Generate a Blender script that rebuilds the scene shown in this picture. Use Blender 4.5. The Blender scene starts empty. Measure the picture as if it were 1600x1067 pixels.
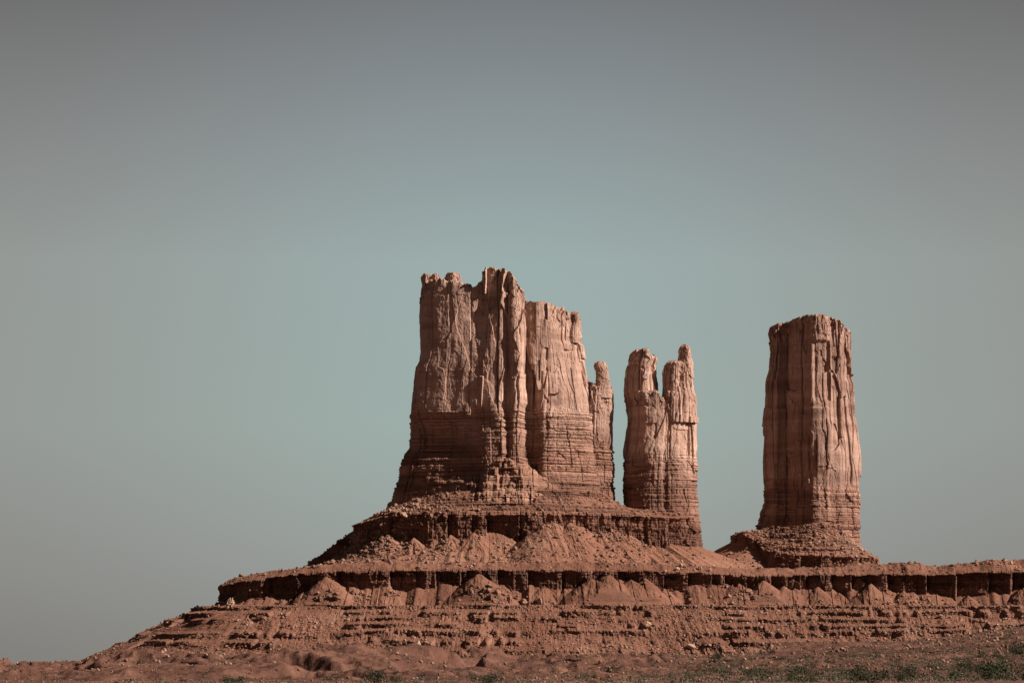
import bpy, math, random
import numpy as np

random.seed(7)
RNG = np.random.default_rng(11)
R = math.radians
SC = bpy.context.scene
COL = SC.collection

# ------------------------------------------------------------------ camera
HZ = 1040.0            # image row of the eye level in the 1600 x 1067 photograph
FOC = 5000.0           # focal length in photograph pixels
cam_d = bpy.data.cameras.new('camera')
cam_d.sensor_width = 36.0
cam_d.lens = 36.0 * FOC / 1600.0
cam_d.shift_y = (HZ - 533.5) / 1600.0
cam_d.clip_start = 1.0
cam_d.clip_end = 200000.0
cam = bpy.data.objects.new('camera', cam_d)
cam.location = (0, 0, 0)
cam.rotation_euler = (R(90), 0, 0)
COL.objects.link(cam)
SC.camera = cam

# ------------------------------------------------------------------ light
SUN_AZ = 76.0          # degrees to the right of the line from the hill to the camera
SUN_EL = 33.0
SUN_STRENGTH = 5.0
sx = math.sin(R(SUN_AZ)) * math.cos(R(SUN_EL))
sy = -math.cos(R(SUN_AZ)) * math.cos(R(SUN_EL))
sz = math.sin(R(SUN_EL))
sun_d = bpy.data.lights.new('sun', 'SUN')
sun_d.energy = SUN_STRENGTH
sun_d.angle = R(0.53)
sun_d.color = (1.0, 0.90, 0.795)
sun = bpy.data.objects.new('sun', sun_d)
from mathutils import Vector
sun.rotation_euler = Vector((sx, sy, sz)).to_track_quat('Z', 'Y').to_euler()
sun.location = (600, 1500, 900)
COL.objects.link(sun)

world = bpy.data.worlds.new('World')
SC.world = world
world.use_nodes = True
wt = world.node_tree
wt.nodes.clear()
w_out = wt.nodes.new('ShaderNodeOutputWorld')
w_bg = wt.nodes.new('ShaderNodeBackground')
w_sky = wt.nodes.new('ShaderNodeTexSky')
w_sky.sky_type = 'NISHITA'
w_sky.sun_disc = False
w_sky.sun_elevation = R(SUN_EL)
w_sky.sun_rotation = math.atan2(sx, sy)
w_sky.air_density = 1.0
w_sky.dust_density = 2.0
w_sky.ozone_density = 1.0
w_hsv = wt.nodes.new('ShaderNodeHueSaturation')
w_hsv.inputs['Saturation'].default_value = 0.55
w_hsv.inputs['Value'].default_value = 1.0
w_tc = wt.nodes.new('ShaderNodeTexCoord')
w_sep = wt.nodes.new('ShaderNodeSeparateXYZ')
w_ramp = wt.nodes.new('ShaderNodeValToRGB')
w_mix = wt.nodes.new('ShaderNodeMix')
w_mix.data_type = 'RGBA'
w_mix.inputs['Factor'].default_value = 0.88
SKY_S = 0.08
stops = [(0.0, (0.225, 0.225, 0.205)), (0.03, (0.245, 0.265, 0.255)), (0.075, (0.25, 0.322, 0.302)), (0.125, (0.243, 0.312, 0.303)),
         (0.165, (0.187, 0.217, 0.223)), (0.205, (0.12, 0.126, 0.131)), (0.40, (0.076, 0.087, 0.105)), (1.0, (0.072, 0.084, 0.103))]
er = w_ramp.color_ramp
while len(er.elements) < len(stops):
    er.elements.new(0.5)
for e, (p, c) in zip(er.elements, stops):
    e.position = p
    e.color = tuple(0.94 * v / SKY_S for v in c) + (1,)
wt.links.new(w_tc.outputs['Generated'], w_sep.inputs[0])
wt.links.new(w_sep.outputs['Z'], w_ramp.inputs[0])
wt.links.new(w_sky.outputs[0], w_hsv.inputs['Color'])
wt.links.new(w_hsv.outputs[0], w_mix.inputs['A'])
wt.links.new(w_ramp.outputs[0], w_mix.inputs['B'])
wt.links.new(w_mix.outputs['Result'], w_bg.inputs['Color'])
w_az = wt.nodes.new('ShaderNodeMapRange')      # invented falloff: sky dimmed beside and behind the camera to cut fill light
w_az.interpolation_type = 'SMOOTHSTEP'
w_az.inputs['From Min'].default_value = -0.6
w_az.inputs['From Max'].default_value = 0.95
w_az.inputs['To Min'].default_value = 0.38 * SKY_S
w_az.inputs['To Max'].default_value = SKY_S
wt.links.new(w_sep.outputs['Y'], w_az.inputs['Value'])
# painted sky glow: brightest behind the formations, dimmed to both sides like lens vignetting
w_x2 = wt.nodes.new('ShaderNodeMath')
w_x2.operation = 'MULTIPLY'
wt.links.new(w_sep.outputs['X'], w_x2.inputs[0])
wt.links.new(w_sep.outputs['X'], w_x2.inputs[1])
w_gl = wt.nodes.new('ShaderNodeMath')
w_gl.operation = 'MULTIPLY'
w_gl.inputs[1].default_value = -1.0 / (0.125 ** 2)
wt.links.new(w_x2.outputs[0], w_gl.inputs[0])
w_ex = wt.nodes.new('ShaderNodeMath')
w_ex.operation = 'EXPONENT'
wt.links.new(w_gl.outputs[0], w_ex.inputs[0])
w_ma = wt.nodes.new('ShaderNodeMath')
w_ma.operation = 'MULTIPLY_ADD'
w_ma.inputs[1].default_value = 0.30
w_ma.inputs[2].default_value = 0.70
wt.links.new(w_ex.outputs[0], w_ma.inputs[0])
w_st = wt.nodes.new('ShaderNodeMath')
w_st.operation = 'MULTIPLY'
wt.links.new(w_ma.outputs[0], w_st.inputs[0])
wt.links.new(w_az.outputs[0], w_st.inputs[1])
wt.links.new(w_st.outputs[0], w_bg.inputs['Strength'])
w_bw = wt.nodes.new('ShaderNodeMix')             # the dimmed sides of that painted vignette are greyed too
w_bw.data_type = 'RGBA'
w_gr = wt.nodes.new('ShaderNodeHueSaturation')
w_gr.inputs['Saturation'].default_value = 0.35
wt.links.new(w_mix.outputs['Result'], w_gr.inputs['Color'])
wt.links.new(w_ex.outputs[0], w_bw.inputs['Factor'])
w_wm = wt.nodes.new('ShaderNodeMix')
w_wm.data_type = 'RGBA'
w_wm.blend_type = 'MULTIPLY'
w_wm.inputs['Factor'].default_value = 1.0
w_wm.inputs['B'].default_value = (1.045, 1.0, 0.955, 1)
wt.links.new(w_gr.outputs[0], w_wm.inputs['A'])
wt.links.new(w_wm.outputs['Result'], w_bw.inputs['A'])
wt.links.new(w_mix.outputs['Result'], w_bw.inputs['B'])
wt.links.new(w_bw.outputs['Result'], w_bg.inputs['Color'])
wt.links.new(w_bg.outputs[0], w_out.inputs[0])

SC.view_settings.view_transform = 'Standard'
SC.view_settings.look = 'None'
SC.view_settings.exposure = 0.5
SC.view_settings.gamma = 1.0
SC.render.engine = 'CYCLES'
SC.cycles.max_bounces = 6
SC.cycles.diffuse_bounces = 1

# ------------------------------------------------------------------ noise
U32 = np.uint32


def hsh(i, j=0, k=0, seed=0):
    with np.errstate(over='ignore'):
        n = (np.asarray(i).astype(np.int64).astype(U32) * U32(374761393)
             + np.asarray(j).astype(np.int64).astype(U32) * U32(668265263)
             + np.asarray(k).astype(np.int64).astype(U32) * U32(2147483647 - 1274126)
             + U32((seed * 2246822519 + 3266489917) & 0xffffffff))
        n = (n ^ (n >> U32(13))) * U32(1274126177)
        n = (n ^ (n >> U32(16))) * U32(2654435761)
        n = n ^ (n >> U32(15))
    return n.astype(np.float32) / np.float32(4294967296.0)


def _f(t):
    return t * t * (3 - 2 * t)


def n1(x, seed=0):
    i = np.floor(x)
    f = _f(x - i)
    return (hsh(i, seed=seed) * (1 - f) + hsh(i + 1, seed=seed) * f) * 2 - 1


def n2(x, y, seed=0):
    i, j = np.floor(x), np.floor(y)
    f, g = _f(x - i), _f(y - j)
    a = hsh(i, j, seed=seed) * (1 - f) + hsh(i + 1, j, seed=seed) * f
    b = hsh(i, j + 1, seed=seed) * (1 - f) + hsh(i + 1, j + 1, seed=seed) * f
    return (a * (1 - g) + b * g) * 2 - 1


def fb2(x, y, seed=0, octs=4, gain=0.5):
    a, s, t = 1.0, 0.0, 0.0
    for o in range(octs):
        t = t + a * n2(x, y, seed + o * 17)
        s += a
        a *= gain
        x = x * 2.03 + 13.7
        y = y * 2.03 - 7.1
    return t / s


def rid2(x, y, seed=0, octs=3, gain=0.5):
    a, s, t = 1.0, 0.0, 0.0
    for o in range(octs):
        t = t + a * (1 - 2 * np.abs(n2(x, y, seed + o * 29)))
        s += a
        a *= gain
        x = x * 2.07 + 3.3
        y = y * 2.07 + 9.1
    return t / s


def sst(a, b, x):
    t = np.clip((x - a) / (b - a), 0, 1)
    return t * t * (3 - 2 * t)


def cells(s, width, seed, extra=0):
    """irregular one-dimensional cells: index, lower and upper border"""
    q = s / width
    i = np.floor(q)

    def border(n):
        return (n + 0.75 * (hsh(n, extra, seed=seed) - 0.5)) * width
    lo, hi = border(i), border(i + 1)
    i = np.where(s < lo, i - 1, np.where(s >= hi, i + 1, i))
    return i, border(i), border(i + 1)


def slabs(s, p, width, seed, amp, seg, crack_w, crack_d, tilt=1.0, warp=4.0):
    """upright slabs of a cliff with offsets, facets, breaks and cracks between them"""
    sw = s + warp * fb2(s / (width * 3), p / 55.0, seed + 3, 3)
    i, lo, hi = cells(sw, width, seed)
    pp = p + hsh(i, seed=seed + 5) * seg * 7 + 3 * fb2(s / 9, p / 30, seed + 8, 2)
    j, plo, phi = cells(pp, seg, seed + 9, i)
    o = amp * (2 * hsh(i, j, seed=seed + 1) - 1)
    t = (sw - 0.5 * (lo + hi)) / (hi - lo)
    o = o + tilt * amp * t * (2 * hsh(i, j, seed=seed + 2) - 1) * 2
    d = np.minimum(sw - lo, hi - sw)
    o = o - crack_d * hsh(i, seed=seed + 4) * np.exp(-(d / crack_w) ** 2)
    return o


def facets(s, p, ws, wp, seed, amp, tilt=1.0):
    """broken rock face: cells of uneven outline, each a flat face of its own depth and slant"""
    u = s / ws + 0.14 * fb2(s / ws * 1.3, p / wp * 1.3, seed + 61, 3)
    v = p / wp + 0.22 * fb2(s / ws * 1.3 + 50, p / wp * 1.3, seed + 62, 3)
    iu, iv = np.floor(u), np.floor(v)
    best = np.full(u.shape, 9.0, np.float32)
    out = np.zeros(u.shape)
    for a in (-1, 0, 1):
        for b in (-1, 0, 1):
            cu, cv = iu + a, iv + b
            du = u - (cu + hsh(cu, cv, seed=seed))
            dv = v - (cv + hsh(cu, cv, seed=seed + 1))
            dd = du * du + dv * dv
            m = dd < best
            best = np.where(m, dd, best)
            o = (2 * hsh(cu, cv, seed=seed + 2) - 1) + tilt * (du * (2.4 * hsh(cu, cv, seed=seed + 3) - 1.2) + dv * (1.6 * hsh(cu, cv, seed=seed + 4) - 0.8))
            out = np.where(m, o, out)
    return amp * out


def strata(s, p, th, seed, amp, bw, bamp, und=1.5):
    """bedded rock: layers of uneven thickness standing forward or weathered back, broken into blocks"""
    q = p + und * fb2(s / 90.0, p / 200.0, seed + 31, 2) + 0.5 * n1(s / 7.0, seed + 2)
    j, lo, hi = cells(q, th, seed)
    a = 2 * hsh(j, seed=seed + 1) - 1
    t = (q - 0.5 * (lo + hi)) / (hi - lo) * 2
    o = amp * a * (0.6 + 0.6 * n2(s / 40.0, j * 3.7, seed + 4))
    o = o - 0.9 * amp * np.abs(t) ** 6
    sc = s * (0.45 + 1.3 * hsh(j, seed=seed + 15) ** 1.5) + hsh(j, seed=seed + 7) * 977 + 2.5 * n1(p / 6.0, seed + 16)
    i, blo, bhi = cells(sc, bw, seed + 6, j)
    o = o + bamp * (2 * hsh(i, j, seed=seed + 8) - 1)
    d = np.minimum(sc - blo, bhi - sc)
    o = o - bamp * 1.3 * np.exp(-(d / 0.7) ** 2) * (hsh(i, j, seed=seed + 12) > 0.7)
    return o


# ------------------------------------------------------------------ mesh helpers
def tag(o, label=None, cat=None, group=None, kind=None):
    if label:
        o['label'] = label
    if cat:
        o['category'] = cat
    if group:
        o['group'] = group
    if kind:
        o['kind'] = kind
    return o


def mesh_from(name, V, F, mat, smooth=False):
    """V (n,3), F (m,4) or (m,3) int array"""
    me = bpy.data.meshes.new(name)
    V = np.ascontiguousarray(V, dtype=np.float32)
    F = np.ascontiguousarray(F, dtype=np.int32)
    k = F.shape[1]
    me.vertices.add(len(V))
    me.vertices.foreach_set('co', V.ravel())
    me.loops.add(F.size)
    me.loops.foreach_set('vertex_index', F.ravel())
    me.polygons.add(len(F))
    me.polygons.foreach_set('loop_start', np.arange(0, F.size, k, dtype=np.int32))
    me.polygons.foreach_set('loop_total', np.full(len(F), k, dtype=np.int32))
    me.polygons.foreach_set('use_smooth', np.full(len(F), smooth, dtype=bool))
    if isinstance(mat, (list, tuple)):
        for m in mat:
            me.materials.append(m)
    else:
        me.materials.append(mat)
    me.update(calc_edges=True)
    return me


def link(name, me, parent=None):
    o = bpy.data.objects.new(name, me)
    COL.objects.link(o)
    if parent is not None:
        o.parent = parent
    return o


def grid_faces(nv, nu, wrap, flip=False):
    idx = np.arange(nv * nu).reshape(nv, nu)
    if wrap:
        idx = np.concatenate([idx, idx[:, :1]], axis=1)
    a, b, c, d = idx[:-1, :-1], idx[:-1, 1:], idx[1:, 1:], idx[1:, :-1]
    q = np.stack([a, b, c, d] if not flip else [a, d, c, b], axis=-1)
    return q.reshape(-1, 4)


def grid_obj(name, P, mat, parent=None, wrap=False, smooth=False, flip=False):
    nv, nu, _ = P.shape
    return link(name, mesh_from(name, P.reshape(-1, 3), grid_faces(nv, nu, wrap, flip), mat, smooth), parent)


def chaikin(pts, n, closed):
    pts = np.asarray(pts, float)
    for _ in range(n):
        nxt = np.roll(pts, -1, axis=0) if closed else pts[1:]
        cur = pts if closed else pts[:-1]
        q = np.empty((2 * len(cur), 2))
        q[0::2] = 0.75 * cur + 0.25 * nxt
        q[1::2] = 0.25 * cur + 0.75 * nxt
        if not closed:
            q = np.concatenate([pts[:1], q, pts[-1:]])
        pts = q
    return pts


def resample(pts, closed, step):
    """step(x, w) -> local spacing; returns points (n,2) and arc length (n)"""
    pts = np.asarray(pts, float)
    if closed:
        pts = np.concatenate([pts, pts[:1]])
    seg = np.hypot(*(pts[1:] - pts[:-1]).T)
    L = np.concatenate([[0], np.cumsum(seg)])
    fine = np.arange(0, L[-1], 0.1)
    fx, fw = np.interp(fine, L, pts[:, 0]), np.interp(fine, L, pts[:, 1])
    st = step(fx, fw)
    cum = np.concatenate([[0], np.cumsum(0.1 / st)])[:-1]
    n = int(cum[-1])
    s = np.interp(np.arange(n), cum, fine)
    return np.stack([np.interp(s, L, pts[:, 0]), np.interp(s, L, pts[:, 1])], 1), s


def normals(P, s, closed, sig=4.0):
    """outward normals of a curve in (x, w) (curves run left to right at the front)"""
    n = len(P)
    if closed:
        T = np.roll(P, -1, axis=0) - np.roll(P, 1, axis=0)
    else:
        T = np.gradient(P, axis=0)
    T /= np.maximum(np.hypot(T[:, 0], T[:, 1])[:, None], 1e-9)
    ds = np.abs(np.gradient(s))
    N = np.stack([-T[:, 1], T[:, 0]], 1)
    it = int(sig / max(0.2, np.median(ds))) ** 2 // 2 + 1
    for _ in range(min(it, 200)):
        if closed:
            N = 0.25 * np.roll(N, 1, 0) + 0.5 * N + 0.25 * np.roll(N, -1, 0)
        else:
            M = np.concatenate([N[:1], N, N[-1:]])
            N = 0.25 * M[:-2] + 0.5 * M[1:-1] + 0.25 * M[2:]
    return N / np.maximum(np.hypot(N[:, 0], N[:, 1])[:, None], 1e-9)


Y0 = 2500.0


def world_pts(px, w, p, k=0.5):
    """photo column px, depth w towards the camera, photo row p (at the place's own constant scale) -> metres"""
    return np.stack([(px - 800) * k, Y0 - 0.5 * w + 0 * px, (HZ - p) * k], axis=-1)


# ------------------------------------------------------------------ materials
def ramp(nt, stops, interp='LINEAR'):
    r = nt.nodes.new('ShaderNodeValToRGB')
    e = r.color_ramp
    e.interpolation = interp
    while len(e.elements) < len(stops):
        e.elements.new(0.5)
    for el, (p, c) in zip(e.elements, stops):
        el.position = p
        el.color = (c, c, c, 1) if isinstance(c, (int, float)) else tuple(c) + (1,)
    return r


def mixn(nt, fac, a, b, mode='MIX'):
    m = nt.nodes.new('ShaderNodeMix')
    m.data_type = 'RGBA'
    m.blend_type = mode
    for sock, v in (('Factor', fac), ('A', a), ('B', b)):
        if isinstance(v, bpy.types.NodeSocket):
            nt.links.new(v, m.inputs[sock])
        elif isinstance(v, (int, float)):
            m.inputs[sock].default_value = v
        else:
            m.inputs[sock].default_value = tuple(v) + (1,)
    return m.outputs['Result']


def noise(nt, pos, scale, detail=4, rough=0.55):
    mp = nt.nodes.new('ShaderNodeMapping')
    mp.inputs['Scale'].default_value = scale
    nt.links.new(pos, mp.inputs['Vector'])
    n = nt.nodes.new('ShaderNodeTexNoise')
    n.inputs['Scale'].default_value = 1.0
    n.inputs['Detail'].default_value = detail
    n.inputs['Roughness'].default_value = rough
    nt.links.new(mp.outputs[0], n.inputs['Vector'])
    return n.outputs['Fac']


def new_mat(name):
    m = bpy.data.materials.new(name)
    m.use_nodes = True
    nt = m.node_tree
    b = nt.nodes['Principled BSDF']
    b.inputs['Roughness'].default_value = 0.95
    b.inputs['Specular IOR Level'].default_value = 0.08
    return m, nt, b


def rock_mat(name, cols, z_lo=None, z_hi=None, low_cols=None, varnish=0.5, sand=(0.36, 0.19, 0.12), sand_amt=0.8, bump=0.6, band=0.13):
    m, nt, b = new_mat(name)
    geo = nt.nodes.new('ShaderNodeNewGeometry')
    pos = geo.outputs['Position']
    beds = noise(nt, pos, (0.016, 0.016, band), 3, 0.55)
    c = ramp(nt, [(0.32, cols[0]), (0.5, cols[1]), (0.66, cols[2])])
    nt.links.new(beds, c.inputs[0])
    col = c.outputs[0]
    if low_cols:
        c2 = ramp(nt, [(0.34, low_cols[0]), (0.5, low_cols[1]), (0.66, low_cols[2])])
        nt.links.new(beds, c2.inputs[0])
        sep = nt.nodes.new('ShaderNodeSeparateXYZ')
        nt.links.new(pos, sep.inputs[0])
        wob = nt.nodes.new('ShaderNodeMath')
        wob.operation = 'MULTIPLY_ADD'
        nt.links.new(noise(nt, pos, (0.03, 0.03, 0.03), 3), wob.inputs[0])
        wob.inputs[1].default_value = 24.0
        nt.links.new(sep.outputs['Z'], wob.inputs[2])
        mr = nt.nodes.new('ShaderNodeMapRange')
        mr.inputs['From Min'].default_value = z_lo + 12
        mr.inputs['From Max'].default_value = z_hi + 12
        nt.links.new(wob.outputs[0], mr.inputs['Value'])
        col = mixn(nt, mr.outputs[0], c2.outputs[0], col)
    # weathered patches and upright streaks of desert varnish
    pat = ramp(nt, [(0.35, 0.80), (0.65, 1.15)])
    nt.links.new(noise(nt, pos, (0.045, 0.045, 0.03), 6, 0.6), pat.inputs[0])
    col = mixn(nt, 1.0, col, pat.outputs[0], 'MULTIPLY')
    st = ramp(nt, [(0.52, 0.0), (0.70, 1.0)])
    nt.links.new(noise(nt, pos, (0.35, 0.35, 0.018), 4, 0.6), st.inputs[0])
    sf = nt.nodes.new('ShaderNodeMath')
    sf.operation = 'MULTIPLY'
    sf.inputs[1].default_value = varnish
    nt.links.new(st.outputs[0], sf.inputs[0])
    col = mixn(nt, sf.outputs[0], col, (0.13, 0.075, 0.06))
    gr = ramp(nt, [(0.30, 0.72), (0.70, 1.22)])
    nt.links.new(noise(nt, pos, (0.9, 0.9, 1.3), 5, 0.7), gr.inputs[0])
    col = mixn(nt, 1.0, col, gr.outputs[0], 'MULTIPLY')
    # sand lying on ledges and slopes
    sn = nt.nodes.new('ShaderNodeSeparateXYZ')
    nt.links.new(geo.outputs['Normal'], sn.inputs[0])
    mr2 = nt.nodes.new('ShaderNodeMapRange')
    mr2.inputs['From Min'].default_value = 0.50
    mr2.inputs['From Max'].default_value = 0.78
    mr2.inputs['To Max'].default_value = sand_amt
    nt.links.new(sn.outputs['Z'], mr2.inputs['Value'])
    sg = ramp(nt, [(0.3, tuple(v * 0.8 for v in sand)), (0.7, tuple(v * 1.15 for v in sand))])
    nt.links.new(noise(nt, pos, (0.25, 0.25, 0.25), 6, 0.7), sg.inputs[0])
    st2 = ramp(nt, [(0.30, (0.72, 0.66, 0.62)), (0.50, (1.0, 1.0, 1.0)), (0.68, (1.12, 1.22, 1.30))])
    nt.links.new(noise(nt, pos, (0.022, 0.022, 0.035), 5, 0.6), st2.inputs[0])
    sand_c = mixn(nt, 1.0, sg.outputs[0], st2.outputs[0], 'MULTIPLY')
    col = mixn(nt, mr2.outputs[0], col, sand_c)
    nt.links.new(col, b.inputs['Base Color'])
    bp = nt.nodes.new('ShaderNodeBump')
    bp.inputs['Strength'].default_value = bump
    bp.inputs['Distance'].default_value = 0.6
    nt.links.new(noise(nt, pos, (0.7, 0.7, 1.1), 6, 0.65), bp.inputs['Height'])
    nt.links.new(bp.outputs[0], b.inputs['Normal'])
    return m


UP = [(0.42, 0.255, 0.20), (0.53, 0.335, 0.265), (0.60, 0.40, 0.325)]
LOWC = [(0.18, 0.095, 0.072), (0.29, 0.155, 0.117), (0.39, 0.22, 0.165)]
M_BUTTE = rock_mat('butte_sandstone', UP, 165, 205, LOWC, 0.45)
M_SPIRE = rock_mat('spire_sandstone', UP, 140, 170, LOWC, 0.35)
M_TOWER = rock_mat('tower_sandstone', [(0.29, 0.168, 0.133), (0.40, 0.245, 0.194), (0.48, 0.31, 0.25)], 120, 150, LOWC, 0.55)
M_HILL = rock_mat('red_bedded_rock', [(0.085, 0.044, 0.035), (0.17, 0.088, 0.066), (0.27, 0.142, 0.104)], varnish=0.55,
                  sand=(0.255, 0.113, 0.072), sand_amt=0.72, bump=0.7)  # cliff rock colours darkened to deepen the shade on steep faces
M_TALUS = rock_mat('red_talus', [(0.10, 0.052, 0.04), (0.19, 0.097, 0.072), (0.29, 0.152, 0.11)], varnish=0.2,
                   sand=(0.305, 0.143, 0.094), sand_amt=0.82, bump=0.6)  # steep rock darkened in colour here too, adding to the shade
M_STONE = rock_mat('fallen_stone', [(0.22, 0.115, 0.082), (0.32, 0.175, 0.128), (0.44, 0.275, 0.205)], varnish=0.2,
                   sand=(0.36, 0.205, 0.145), sand_amt=0.4, bump=0.3, band=0.05)


M_PALE = rock_mat('pale_fresh_stone', [(0.42, 0.27, 0.195), (0.50, 0.335, 0.25), (0.56, 0.39, 0.30)], varnish=0.1, sand=(0.48, 0.32, 0.235), sand_amt=0.4, bump=0.3, band=0.05)
M_PEBBLE = rock_mat('desert_pebble', [(0.17, 0.09, 0.065), (0.28, 0.16, 0.115), (0.40, 0.26, 0.195)], varnish=0.2, sand=(0.28, 0.15, 0.105), sand_amt=0.5, bump=0.3, band=0.05)


def ground_mat():
    m, nt, b = new_mat('red_desert_soil')
    geo = nt.nodes.new('ShaderNodeNewGeometry')
    pos = geo.outputs['Position']
    c = ramp(nt, [(0.3, (0.075, 0.037, 0.028)), (0.5, (0.135, 0.063, 0.045)), (0.7, (0.21, 0.105, 0.073))])
    nt.links.new(noise(nt, pos, (0.05, 0.03, 0.05), 7, 0.65), c.inputs[0])
    g = ramp(nt, [(0.3, 0.7), (0.7, 1.25)])
    nt.links.new(noise(nt, pos, (1.2, 0.5, 1.2), 6, 0.7), g.inputs[0])
    col = mixn(nt, 1.0, c.outputs[0], g.outputs[0], 'MULTIPLY')
    nt.links.new(col, b.inputs['Base Color'])
    bp = nt.nodes.new('ShaderNodeBump')
    bp.inputs['Strength'].default_value = 0.7
    bp.inputs['Distance'].default_value = 0.5
    nt.links.new(noise(nt, pos, (0.8, 0.5, 0.8), 6, 0.7), bp.inputs['Height'])
    nt.links.new(bp.outputs[0], b.inputs['Normal'])
    return m


M_GROUND = ground_mat()


def leaf_mat(name, a, c):
    m, nt, b = new_mat(name)
    geo = nt.nodes.new('ShaderNodeNewGeometry')
    r = ramp(nt, [(0.0, a), (1.0, c)])
    nt.links.new(geo.outputs['Random Per Island'], r.inputs[0])
    nt.links.new(r.outputs[0], b.inputs['Base Color'])
    b.inputs['Roughness'].default_value = 0.8
    return m


M_LEAF = leaf_mat('shrub_leaf', (0.028, 0.032, 0.018), (0.075, 0.08, 0.045))
M_SAGE = leaf_mat('sage_leaf', (0.075, 0.072, 0.048), (0.16, 0.145, 0.095))
M_TWIG = new_mat('shrub_twig')[0]
M_TWIG.node_tree.nodes['Principled BSDF'].inputs['Base Color'].default_value = (0.11, 0.075, 0.055, 1)

# ------------------------------------------------------------------ free-standing rock columns
SEC = {}


def column(name, mat, poly, prof, top, bottom, seed, parent=None, fixed=None, wc=-40.0, dscale=None, flare=None, split=None,
           amps=(4.2, 1.3, 0.4), st_amp=1.6, rows=0.6, cols=0.5, back=2.5, smooth_poly=1, round_top=1.5, extra=None, cap_rough=1.5, prop=None, k=0.5, calm=None):
    """A rock column: a plan outline carried up through the levels of a left and right edge profile, with slabs, cracks and
    beds cut into it. poly (x, w) runs left -> front -> right -> back. prof: rows of (p, left, right)."""
    poly = chaikin(poly, smooth_poly, True)
    ctr = poly.mean(0)
    front = poly[:, 1].max()
    dep = max(1.0, front - poly[:, 1].min())
    B, s = resample(poly, True, lambda x, w: np.where(w > front - 0.62 * dep, cols, back))
    N = normals(B, s, True)
    xa, xb = B[:, 0].min(), B[:, 0].max()
    prof = np.array(sorted(prof), float)
    nu = len(B)
    topx = top(B[:, 0]) if callable(top) else np.full(nu, float(top))
    nv = int((bottom - topx.min()) / rows) + 1
    v = np.linspace(0, 1, nv)[:, None]
    p = bottom + v * (topx[None, :] - bottom)
    xl = np.interp(p, prof[:, 0], prof[:, 1])
    xr = np.interp(p, prof[:, 0], prof[:, 2])
    bx = np.broadcast_to(B[:, 0], p.shape)
    if fixed:
        fa, fc = fixed
        X = np.where(bx < fa, fa - (fa - bx) / (fa - xa) * (fa - xl), np.where(bx > fc, fc + (bx - fc) / (xb - fc) * (xr - fc), bx))
        ds = np.ones_like(p)
    else:
        X = xl + (bx - xa) / (xb - xa) * (xr - xl)
        ds = (xr - xl) / (xb - xa) * 0.6 + 0.4
    if dscale is not None:
        ds = ds * dscale(p)
    W = wc + (B[:, 1][None, :] - wc) * ds
    S = np.broadcast_to(s, p.shape)
    L = sst(split - 9, split + 9, p + 8 * fb2(S / 30, p / 60, seed + 71, 2)) if split else np.zeros_like(p)
    d = np.zeros_like(p)
    a1, a2, a3 = amps
    mk = sst(-0.15, 0.35, fb2(S / 45, p / 80, seed + 33, 3))
    mk2 = sst(-0.05, 0.35, fb2(S / 22, p / 50, seed + 36, 3))
    up = facets(S, p, 34, 120, seed + 300, a1 * 0.75) + facets(S, p, 13, 48, seed + 310, a2 * 0.75) + mk2 * facets(S, p, 5, 16, seed + 320, a3 * 1.3)
    up = up + 0.7 * slabs(S, p, 31, seed, a1, 150, 1.1, a1 * 1.7, 0.35, 4) + 0.7 * mk * slabs(S, p, 12, seed + 40, a2, 70, 0.7, a2 * 1.6, 0.4, 2.5)
    up = up + mk2 * 0.6 * slabs(S, p, 4.6, seed + 80, a3, 30, 0.6, a3 * 1.6, 0.6, 2)
    up = up + np.exp(-(p - topx[None, :]) / 26.0) * (facets(S, p, 10, 13, seed + 340, 1.0 + 0.45 * a1) + facets(S, p, 5, 6, seed + 345, 0.9))
    if calm is not None:
        up = up * calm(bx)
    lo = strata(S, p, 4.6, seed + 20, st_amp * 1.25, 8.0, st_amp * 0.30, 2.2) + 0.6 * strata(S, p, 11, seed + 25, st_amp * 1.7, 18, st_amp * 0.3)
    lo = lo * (0.35 + 0.95 * sst(-0.35, 0.4, fb2(S / 38, p / 17, seed + 27, 3)))
    lo = lo + facets(S, p, 22, 26, seed + 330, a2 * 0.9) + slabs(S, p, 15, seed + 90, a2 * 1.0, 60, 1.0, a2 * 0.9, 0.9, 4)
    d = up * (1 - L) + lo * L
    d = d + (0.35 + 0.45 * L) * fb2(S / 3.0, p / 3.6, seed + 11, 3) + 1.6 * fb2(S / 22, p / 40, seed + 13, 3)
    if flare is not None:
        d = d + flare(p, bx, B[:, 1][None, :] + 0 * p)
    if extra is not None:
        d = d + extra(S, p, bx, W)
    if round_top:
        h = (p - topx[None, :])
        d = d - round_top * np.exp(-h / (round_top * 0.9)) - 0.5 * round_top * np.exp(-h / (round_top * 4)) * (0.5 + 0.5 * n2(S / 12, p / 9, seed + 5))
    X = X + N[:, 0] * d
    W = W + N[:, 1] * d
    if prop is not None:
        W = np.where(W > wc + 6, np.maximum(W, prop(S, p, X)), W)
    # cap: walk in towards the ridge line
    rx, rw, rp = X[-1], W[-1], p[-1]
    cx, cw, cp = [], [], []
    for f in (0.12, 0.3, 0.5, 0.72, 1.0):
        cx.append(rx + (np.clip(rx, xl[-1] + 4, np.maximum(xr[-1] - 4, xl[-1] + 4.1)) - rx) * f)
        cw.append(rw + (wc - rw) * f)
        cp.append(rp - 1.5 * math.sin(f * 1.57) * 1.2 - cap_rough * n2(rx / 7 + 5 * f, rw * (1 - f) / 7, seed + 55))
    X = np.concatenate([X, cx])
    W = np.concatenate([W, cw])
    p = np.concatenate([p, cp])
    P = world_pts(X, W, p, k)
    return grid_obj(name, P, mat, parent, wrap=True, flip=False)


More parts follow.
